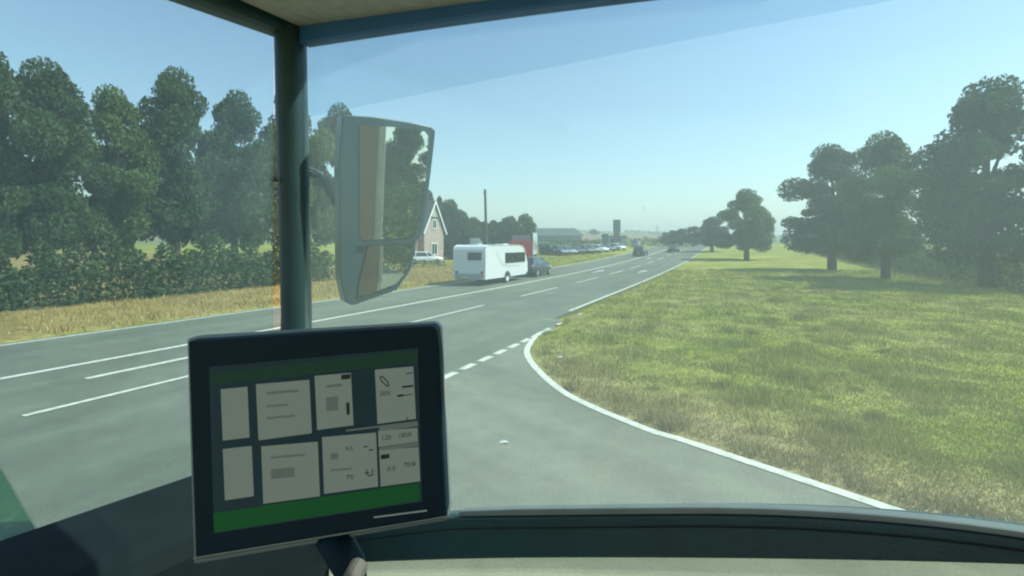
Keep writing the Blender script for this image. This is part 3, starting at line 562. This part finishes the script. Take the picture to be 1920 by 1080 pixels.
# ---------------------------------------------------------------- tractor cab
FW = Vector((-.8, .6, 0)); RT = Vector((.6, .8, 0)); PD = .80
def onpane(px, py, d=PD): Y = d/(.6*(px-CX)/FPX+.8); return P(px, py, Y)
T = thing('tractor_cab', 'dark tractor cab interior around the camera with side window and door rail', 'tractor cab', (0, 0, 0))
cabm = mat('cab_plastic', (.022, .062, .068), .55, 0, .12, 9, .15, 220); cabblue = mat('blue_black_frame', (.035, .14, .36), .4, 0, .1, 5); liner = mat('headliner', (.50, .46, .38), .95, 0, .12, 30, .3, 300); seal = mat('grey_seal', (.22, .25, .24), .5, 0, .1, 12)
def ribbon(tops, bots, th, nm, m, bevel=.004):     # bar between two pixel edges on the window plane, thickness towards outside
    mb = MB(); rings = []
    for a, b in zip(tops, bots):
        A, B_ = onpane(*a), onpane(*b); e = RT*th; rings.append([A, B_, B_+e, A+e])
    mb.loft(rings); return mb.build(nm, m, T, bevel)
xs_ = list(range(560, 2001, 60))
def rail_top(x): return 968+(x < 840)*(840-x)*.13 - (x > 840)*min(x-840, 420)*.010 + max(0, x-1300)**2*.00012
def rail_bot(x): return 1048+((x-1060)/400)**2*9*(1 if x < 1060 else .35)
ribbon([(x, rail_top(x)+2) for x in xs_], [(x, rail_bot(x)) for x in xs_], .05, 'door_rail', cabm, .006)
def rt2(x): return rail_top(x)-12+max(0, 960-x)*.03
ribbon([(x, rt2(x)) for x in xs_ if x > 800], [(x, rail_top(x)+1) for x in xs_ if x > 800], .02, 'rail_seal', seal, .003)
def head(x): return 68-(x-649)*.149+((x-875)/226)**2*1.5-1.5
ribbon([(x, head(x)-36+(x-649)*.01) for x in xs_ if x < 1500], [(x, head(x)) for x in xs_ if x < 1500], .04, 'header_frame', cabblue, .006)
# roof lining and shell
def cabpt(f, r, z): return FW*f+RT*r+Vector((0, 0, z))
def slab(f0, f1, r0, r1, z0, z1, nm, m, bv=.01): return MB().prism([cabpt(f0, r0, z0), cabpt(f1, r0, z0), cabpt(f1, r1, z0), cabpt(f0, r1, z0)], (0, 0, z1-z0)).build(nm, m, T, bv)
pa, pb = onpane(560, head(560)-34), onpane(1500, head(1500)-30)
lin = [pa, pb, pb-RT*1.6+Vector((0, 0, .1)), pa-RT*1.6+Vector((0, 0, .1))]
MB().prism(lin, (0, 0, .05)).build('roof_lining', liner, T)
slab(-1.2, 1.5, -.9, .98, 3.42, 3.62, 'roof_shell', mat('cab_roof_green', (.03, .09, .03), .4), .05)
slab(-1.15, -1.1, -.85, .8, 1.2, 3.4, 'rear_wall', cabm); slab(-1.1, 1.4, -.85, .8, 1.15, 1.25, 'cab_floor', cabm)  # rear wall is out of view, added to keep the cab interior dark
# front pillar between door and windscreen
pt, pb_ = onpane(545, head(545)), onpane(545, 1100)
MB().tube([Vector((pt.x, pt.y, 3.42)), pt, (pt+pb_)/2+RT*.02, pb_], [.05, .048, .046, .055], 12).build('front_pillar', cabm, T, smooth=True)
fwd = pt.dot(FW)
slab(fwd-.03, fwd+.06, -.85, pt.dot(RT), pt.z+.03, pt.z+.12, 'windscreen_header', cabm)
slab(fwd-.30, fwd+.05, -.85, pt.dot(RT)-.03, 1.5, 2.02, 'dashboard', mat('dash_plastic', (.012, .02, .022), .8, 0, .15, 9, .1, 220, spec=.15), .05)
slab(fwd+.3, fwd+1.9, -.42, .36, 1.05, 1.74, 'bonnet', mat('bonnet_green', (.025, .08, .03), .35, coat=.5), .12)
g_side = glass('side_window_glass', (.85, .955, .955), .075, (.62, .78, .76), .02); g_tint = glass('tint_glass', (.91, .94, .965), .01, (.4, .5, .55), .01)
def quad(pts, nm, m, th=.004): return MB().prism(pts, RT*th).build(nm, m, T)
quad([onpane(558, head(558)-5, PD+.022), onpane(1990, -220, PD+.022), onpane(1990, rail_top(1980)+30, PD+.022), onpane(1400, rail_top(1400)+20, PD+.022), onpane(900, rail_top(900)+20, PD+.022), onpane(558, rail_top(560)+20, PD+.022)], 'side_window_pane', g_side)
g_low = glass('lower_window_glass', (.85, .95, .90), .22, (.72, .78, .62), .02)
quad([onpane(558, head(558)-3, PD+.032), onpane(1990, -220, PD+.032), onpane(1990, -62, PD+.032), onpane(1272, 76, PD+.032), onpane(649, 204, PD+.032), onpane(558, 222, PD+.032)], 'sun_tint_strip', g_tint)
quad([onpane(560, rail_bot(560)-20, PD+.02), onpane(1060, rail_bot(1060)-20, PD+.02), onpane(1990, rail_bot(1990)-20, PD+.02), onpane(1990, 1500, PD+.02), onpane(560, 1500, PD+.02)], 'lower_window_pane', g_low)
wr = pt.dot(RT)-.05
MB().prism([cabpt(fwd+.01, -.85, 2.0), cabpt(fwd+.01, wr, 2.0), cabpt(fwd+.01, wr, pt.z+.06), cabpt(fwd+.01, -.85, pt.z+.06)], FW*.004).build('windscreen_pane', g_side, T)

# wing mirror: mirror plane by bisecting eye direction and rearward direction
MC = P(727, 390, 1.62)
eye = (Vector((0, 0, EYE))-MC).normalized(); back = (-FW+RT*.058+Vector((0, 0, -.03))).normalized(); MN = (eye+back).normalized()
def onmir(px, py, d=0):
    ray = (P(px, py, 1)-Vector((0, 0, EYE))); o = Vector((0, 0, EYE)); t = (MC+MN*d-o).dot(MN)/ray.dot(MN); return o+ray*t
outl = [(640,216),(700,220),(770,230),(806,238),(814,246),(812,268),(806,320),(801,360),(796,400),(788,440),(777,454),(776,472),(768,505),(742,543),(700,558),(660,572),(646,566),(636,520),(634,300)]
back_o = []
for p_ in outl: q_ = onmir(*p_); back_o.append(q_)
ctr = sum(back_o, Vector())/len(back_o)
mb = MB(); front = [q_+MN*.012 for q_ in back_o]; mid = [q_-MN*.05 for q_ in back_o]; rear = [ctr+(q_-ctr)*.75-MN*.1 for q_ in back_o]
mb.loft([front, mid, rear]); MH = mb.build('wing_mirror', mat('mirror_shell', (.03, .065, .08), .35, 0, .1, 8, coat=.3), T, .004)
mirm = bpy.data.materials.new('mirror_silver'); mirm.use_nodes = True; b_ = mirm.node_tree.nodes['Principled BSDF']; b_.inputs['Metallic'].default_value = 1; b_.inputs['Roughness'].default_value = .012; b_.inputs['Base Color'].default_value = (.68, .70, .62, 1)
def mirror(pts, nm, bulge=0, tilt=None):
    P3 = [onmir(*p_, .0145) for p_ in pts]; c = sum(P3, Vector())/len(P3)
    n = len(P3); rings = []; K = 8; vs = [c]; fs = []
    for k in range(1, K+1): vs += [c+(q_-c)*k/K for q_ in P3]
    r_ = max((q_-c).length for q_ in P3)
    out = []
    for v_ in vs:
        d2 = (v_-c).length/r_; w_ = v_+MN*(bulge*(1-d2*d2))
        out.append(w_)
    for i in range(n): fs.append((0, 1+i, 1+(i+1) % n))
    for k in range(K-1):
        for i in range(n): a_ = 1+k*n; fs.append((a_+i, a_+n+i, a_+n+(i+1) % n, a_+(i+1) % n))
    return MB().add(out, fs).build(nm, mirm, MH, smooth=True, recalc=False)
def dens(pts, m=4):
    o = []
    for i in range(len(pts)):
        a_, b_1 = pts[i], pts[(i+1) % len(pts)]
        for k in range(m): o.append((a_[0]+(b_1[0]-a_[0])*k/m, a_[1]+(b_1[1]-a_[1])*k/m))
    return o
mirror(dens([(674,234),(735,238),(796,246),(804,256),(800,310),(796,360),(788,410),(782,436),(770,446),(680,450),(674,440)]), 'mirror_glass')
mirror(dens([(690,462),(772,460),(768,488),(756,515),(742,532),(700,548),(668,562),(676,520),(686,480)]), 'wide_angle_glass', .004)
ml = onmir(640, 380); MB().tube([ml-MN*.05, onpane(600, 330, PD+.12), onpane(553, 310, PD+.03)], .016, 8).build('mirror_arm', cabm, T)
rb = [onmir(*p_, .016) for p_ in [(676,456),(776,452),(776,459),(688,461),(676,462)]]
MB().prism(rb, MN*.006).build('mirror_divider', mat('divider_dark', (.02, .025, .03)), T)

# seams, bolts and a cable in the cab
MB().tube([onpane(x, rail_top(x)+24, PD-.002) for x in xs_], .0012, 5).build('rail_seam', mat('seam_black', (.006, .008, .008)), T)
for z_ in (0.25, .55): c_ = pt.lerp(pb_, z_)-RT*.047; MB().cyl(c_, RT, .009, .006, 12).build('pillar_plug', mat('seam_black', (.006, .008, .008)), T)
# terminal on its arm
TY = .62
TT = thing('touchscreen_terminal', 'dark touchscreen terminal with grey tiles and a green bar', 'touchscreen', (0, 0, 0))
tp = {}
def tpt(px, py, d=0): # screen plane turned a little away to the right
    Yp = TY-(px-830)/FPX*.10*1.0; return P(px, py, Yp-d)
bz = mat('terminal_bezel', (.008, .026, .040), .6, 0, .08, 6, spec=.12)
TL = 352
outer = [(TL, 640), (812, 612), (819, 618), (824, 660), (838, 970), (830, 974), (TL+14, 1052)]
mb = MB(); fr_ = [tpt(*p_) for p_ in outer]; bk = [q_+Vector((0, .03, 0)) for q_ in fr_]; mb.loft([fr_, bk]); mb.build('bezel', bz, TT, .003)
rim = [(TL-3, 635), (815, 607), (824, 616), (842, 972), (832, 979), (TL+10, 1060)]
mb = MB(); a_ = [tpt(*p_, -.02) for p_ in rim]; mb.loft([a_, [q_+Vector((0, .03, 0)) for q_ in a_]]); mb.build('rear_housing', mat('housing_grey', (.20, .24, .24), .4), TT, .004)
scr = mat('screen_dark', (.01, .018, .02), .2, 0, .3, 5, emit=(.006, .018, .024, .6), spec=.1); tilem = mat('screen_tile', (.02, .02, .02), .3, emit=(.085, .115, .10, .75)); darkt = mat('screen_header', (.02, .02, .02), .3, emit=(.005, .03, .018, .5), spec=.1); greenb = mat('screen_green', (.01, .05, .015), .3, emit=(.002, .034, .011, .7), spec=.1); inkm = mat('screen_ink', (.01, .012, .014), .5); barm = mat('screen_bar', (.02, .02, .02), .3, emit=(.045, .06, .058, .8)); lite = mat('painted_glint', (.5, .55, .55), .3)
def skew(y, x): return y      # authored directly in photo pixels
def face(pts, nm, m, d=.001, parent=TT): q = [tpt(*p_, d) for p_ in pts]; return MB().prism(q, (0, -.0004, 0)).build(nm, m, parent)
face([(TL+40, 688), (784, 652), (792, 940), (TL+50, 1000)], 'screen', scr, .0006)
face([(TL+42, 700), (783, 656), (784, 680), (TL+43, 722)], 'status_band', darkt, .0014)
def tile(x0, x1, yt, yb, dx=4, sl=.085):  # yt,yb at right edge
    return face([(x0, yt+(x1-x0)*sl), (x1, yt), (x1+dx, yb), (x0+dx, yb+(x1-x0)*(sl+.05))], 'screen_tile', tilem, .0016)
ta = tile(703, 775, 687, 785, 5); tb = tile(709, 783, 802, 828, 1); tcc = tile(711, 785, 838, 902, 3); td = tile(604, 705, 811, 912, 4); te = tile(590, 658, 699, 797, 5)
tile(480, 580, 712, 812, 5); tile(490, 596, 828, 930, 4)
for (x0, y0, w_, h_) in ((500, 735, 60, 5), (500, 760, 40, 4), (500, 782, 52, 4), (612, 722, 30, 5), (612, 745, 22, 26), (508, 856, 64, 4), (508, 880, 44, 18), (620, 850, 14, 12), (620, 880, 40, 4)):
    face([(x0, y0), (x0+w_, y0-w_*.09), (x0+w_, y0-w_*.09+h_), (x0, y0+h_)], 'tile_block', barm, .0022)
face([(TL+62, 730), (TL+112, 725), (TL+116, 820), (TL+66, 826)], 'screen_tile', tilem, .0016); face([(TL+66, 842), (TL+120, 836), (TL+124, 930), (TL+70, 938)], 'screen_tile', tilem, .0016)
face([(TL+48, 962), (786, 905), (788, 938), (TL+50, 998)], 'green_bar', greenb, .0014)
face([(711, 800), (783, 790), (784, 799), (711, 810)], 'grey_bar', barm, .0014); face([(711, 839), (785, 829), (785, 836), (711, 846)], 'grey_bar', barm, .0014)
face([(649, 806), (783, 789), (783, 792), (649, 809)], 'grey_bar', barm, .0018)
face([(700, 968.5), (800, 955.5), (801, 958.5), (702, 971)], 'painted_glint', lite, .002)  # highlight on the lower bezel, painted as a pale strip
face([(TL+10, 1045), (838, 967), (838, 969.5), (TL+10, 1049)], 'bezel_edge', seal, .002)
def text(s, px, py, hpx, parent, m=inkm, wscale=1.0):
    cu = bpy.data.curves.new('txt', 'FONT'); cu.body = s; cu.size = 1; cu.align_x = 'CENTER'; cu.align_y = 'CENTER'; cu.resolution_u = 3
    o = bpy.data.objects.new('txt', cu); C.objects.link(o); bpy.context.view_layer.update()
    me = bpy.data.meshes.new_from_object(o.evaluated_get(bpy.context.evaluated_depsgraph_get())); bpy.data.objects.remove(o)
    me.name = 'lettering'; k = hpx/.72
    for v_ in me.vertices:
        X = px+v_.co.x*k*wscale; Yp = py-v_.co.y*k-(v_.co.x*k*wscale)*.10; q_ = tpt(X, Yp, .0026); v_.co = q_
    me.materials.clear(); me.materials.append(m); o = bpy.data.objects.new('lettering', me); C.objects.link(o); o.parent = parent; return o
text('20%', 722, 738, 9, ta); text('1850', 759, 816, 9, tb); text('120', 724, 821, 9, tb); text('0.0', 734, 879, 9, tcc); text('70/8', 768, 871, 9, tcc); text('9.5', 655, 842, 8, td); text('7%', 656, 895, 9, td)
def ink(pts, parent): face(pts, 'ink_mark', inkm, .0026, parent)
ink([(754, 724), (775, 721.5), (775, 725), (754, 727.5)], ta); ink([(745, 740.5), (757, 739), (757, 743), (745, 744.5)], ta); ink([(758, 740.5), (773, 738.5), (773, 740), (758, 742)], ta); ink([(761, 700), (774, 698), (774, 699.6), (761, 701.6)], ta); ink([(763, 782), (764.5, 782), (764, 790), (762.5, 790)], ta)
# leaf shaped outline icon
lf = [(713, 706), (717, 706), (727, 716), (729, 724), (725, 724), (714, 713)]
for i in range(6):
    a_, b_1 = lf[i], lf[(i+1) % 6]; MB().tube([tpt(*a_, .0026), tpt(*b_1, .0026)], .0007, 5).build('icon_line', inkm, ta)
ink([(640, 703), (657, 701), (657, 710), (640, 712)], te); ink([(649, 755), (655, 754), (656, 777), (650, 778)], te); ink([(714, 853), (730, 851), (730, 859), (714, 861)], tcc)
for (x0, y0) in ((686, 836), (696, 842), (688, 885), (694, 890)): ink([(x0-4, y0+1), (x0+4, y0), (x0+4, y0+2), (x0-4, y0+3)], td)
for (x0, y0) in ((687, 880), (698, 879)): ink([(x0, y0), (x0+1.5, y0), (x0+1.5, y0+12), (x0, y0+12)], td)
ar = mat('arm_grey', (.05, .06, .06), .5)
MB().tube([P(620, 1000, .66), P(655, 1060, .66), P(668, 1150, .68)], [.022, .022, .02], 12).build('mounting_arm', bz, TT, smooth=True)
MB().cyl(P(664, 1078, .60), (.1, 1, .2), .012, .03, 14).build('clamp_knob', mat('knob_grey', (.10, .11, .10), .5), TT, .002)

# ---------------------------------------------------------------- things behind, seen in the mirror
TR = thing('grain_trailer', 'brown sided trailer behind the tractor seen only in the wing mirror', 'trailer', (0, 0, 0))
tan = mat('trailer_brown', (.40, .24, .11), .7, 0, .2, 1.5); pale = mat('trailer_frame', (.8, .68, .52), .6)
def tb_(f0, f1, r0, r1, z0, z1, nm, m): return MB().prism([cabpt(f0, r0, z0), cabpt(f1, r0, z0), cabpt(f1, r1, z0), cabpt(f0, r1, z0)], (0, 0, z1-z0)).build(nm, m, TR, .02)
tb_(-9.5, -3.2, -1.15, 1.15, 1.2, 4.3, 'body', tan); tb_(-9.4, -3.0, -.5, .5, .8, 1.15, 'chassis', cabm)
for f in (-3.25, -4.8, -6.4, -8, -9.5): tb_(f-.07, f+.07, 1.16, 1.24, 1.15, 4.2, 'side_post', pale)
tb_(-9.55, -3.15, 1.165, 1.25, 4.21, 4.32, 'top_rail', pale); tb_(-9.55, -3.15, 1.165, 1.25, 1.03, 1.145, 'bottom_rail', pale)
for f in (-5.8, -7.2):
    for s in (-1, 1): MB().cyl(cabpt(f, s*.95, .55), RT, .55, .35, 20).build('wheel', tyre, TR)
hedge('lane_hedge', (16, -1), (60, -52), 3.4, 2.2, l_dark, 'tall hedge beside the side road, seen in the wing mirror', 40, .18, .15)
for i, (x, y) in enumerate([(26, -10), (38, -22), (52, -38)]): c = copy_tree(bigl, (x, y, 0), i*2, ['tree in the lane hedge nearest the junction, seen in the mirror', 'middle tree in the lane hedge, seen in the mirror', 'farthest tree in the lane hedge, seen in the mirror'][i], (.8, .8, .82)); c['group'] = 'trees in the lane hedge'

# ---------------------------------------------------------------- haze
hb = MB().box((0, 0, 21.5), (1800, 2400, 47)).build('haze', mat('haze_dummy', (1, 1, 1)))
hb.location = (0, 300, 0)
hm = bpy.data.materials.new('haze_air'); hm.use_nodes = True; n_ = hm.node_tree; n_.nodes.clear(); o_ = n_.nodes.new('ShaderNodeOutputMaterial'); pv = n_.nodes.new('ShaderNodeVolumePrincipled')
pv.inputs['Color'].default_value = (.93, 1, 1, 1); pv.inputs['Density'].default_value = .0014; pv.inputs['Anisotropy'].default_value = .2
n_.links.new(pv.outputs[0], o_.inputs['Volume']); hb.data.materials[0] = hm; tag(hb, 'thin pale summer haze over the fields', 'haze', kind='stuff')
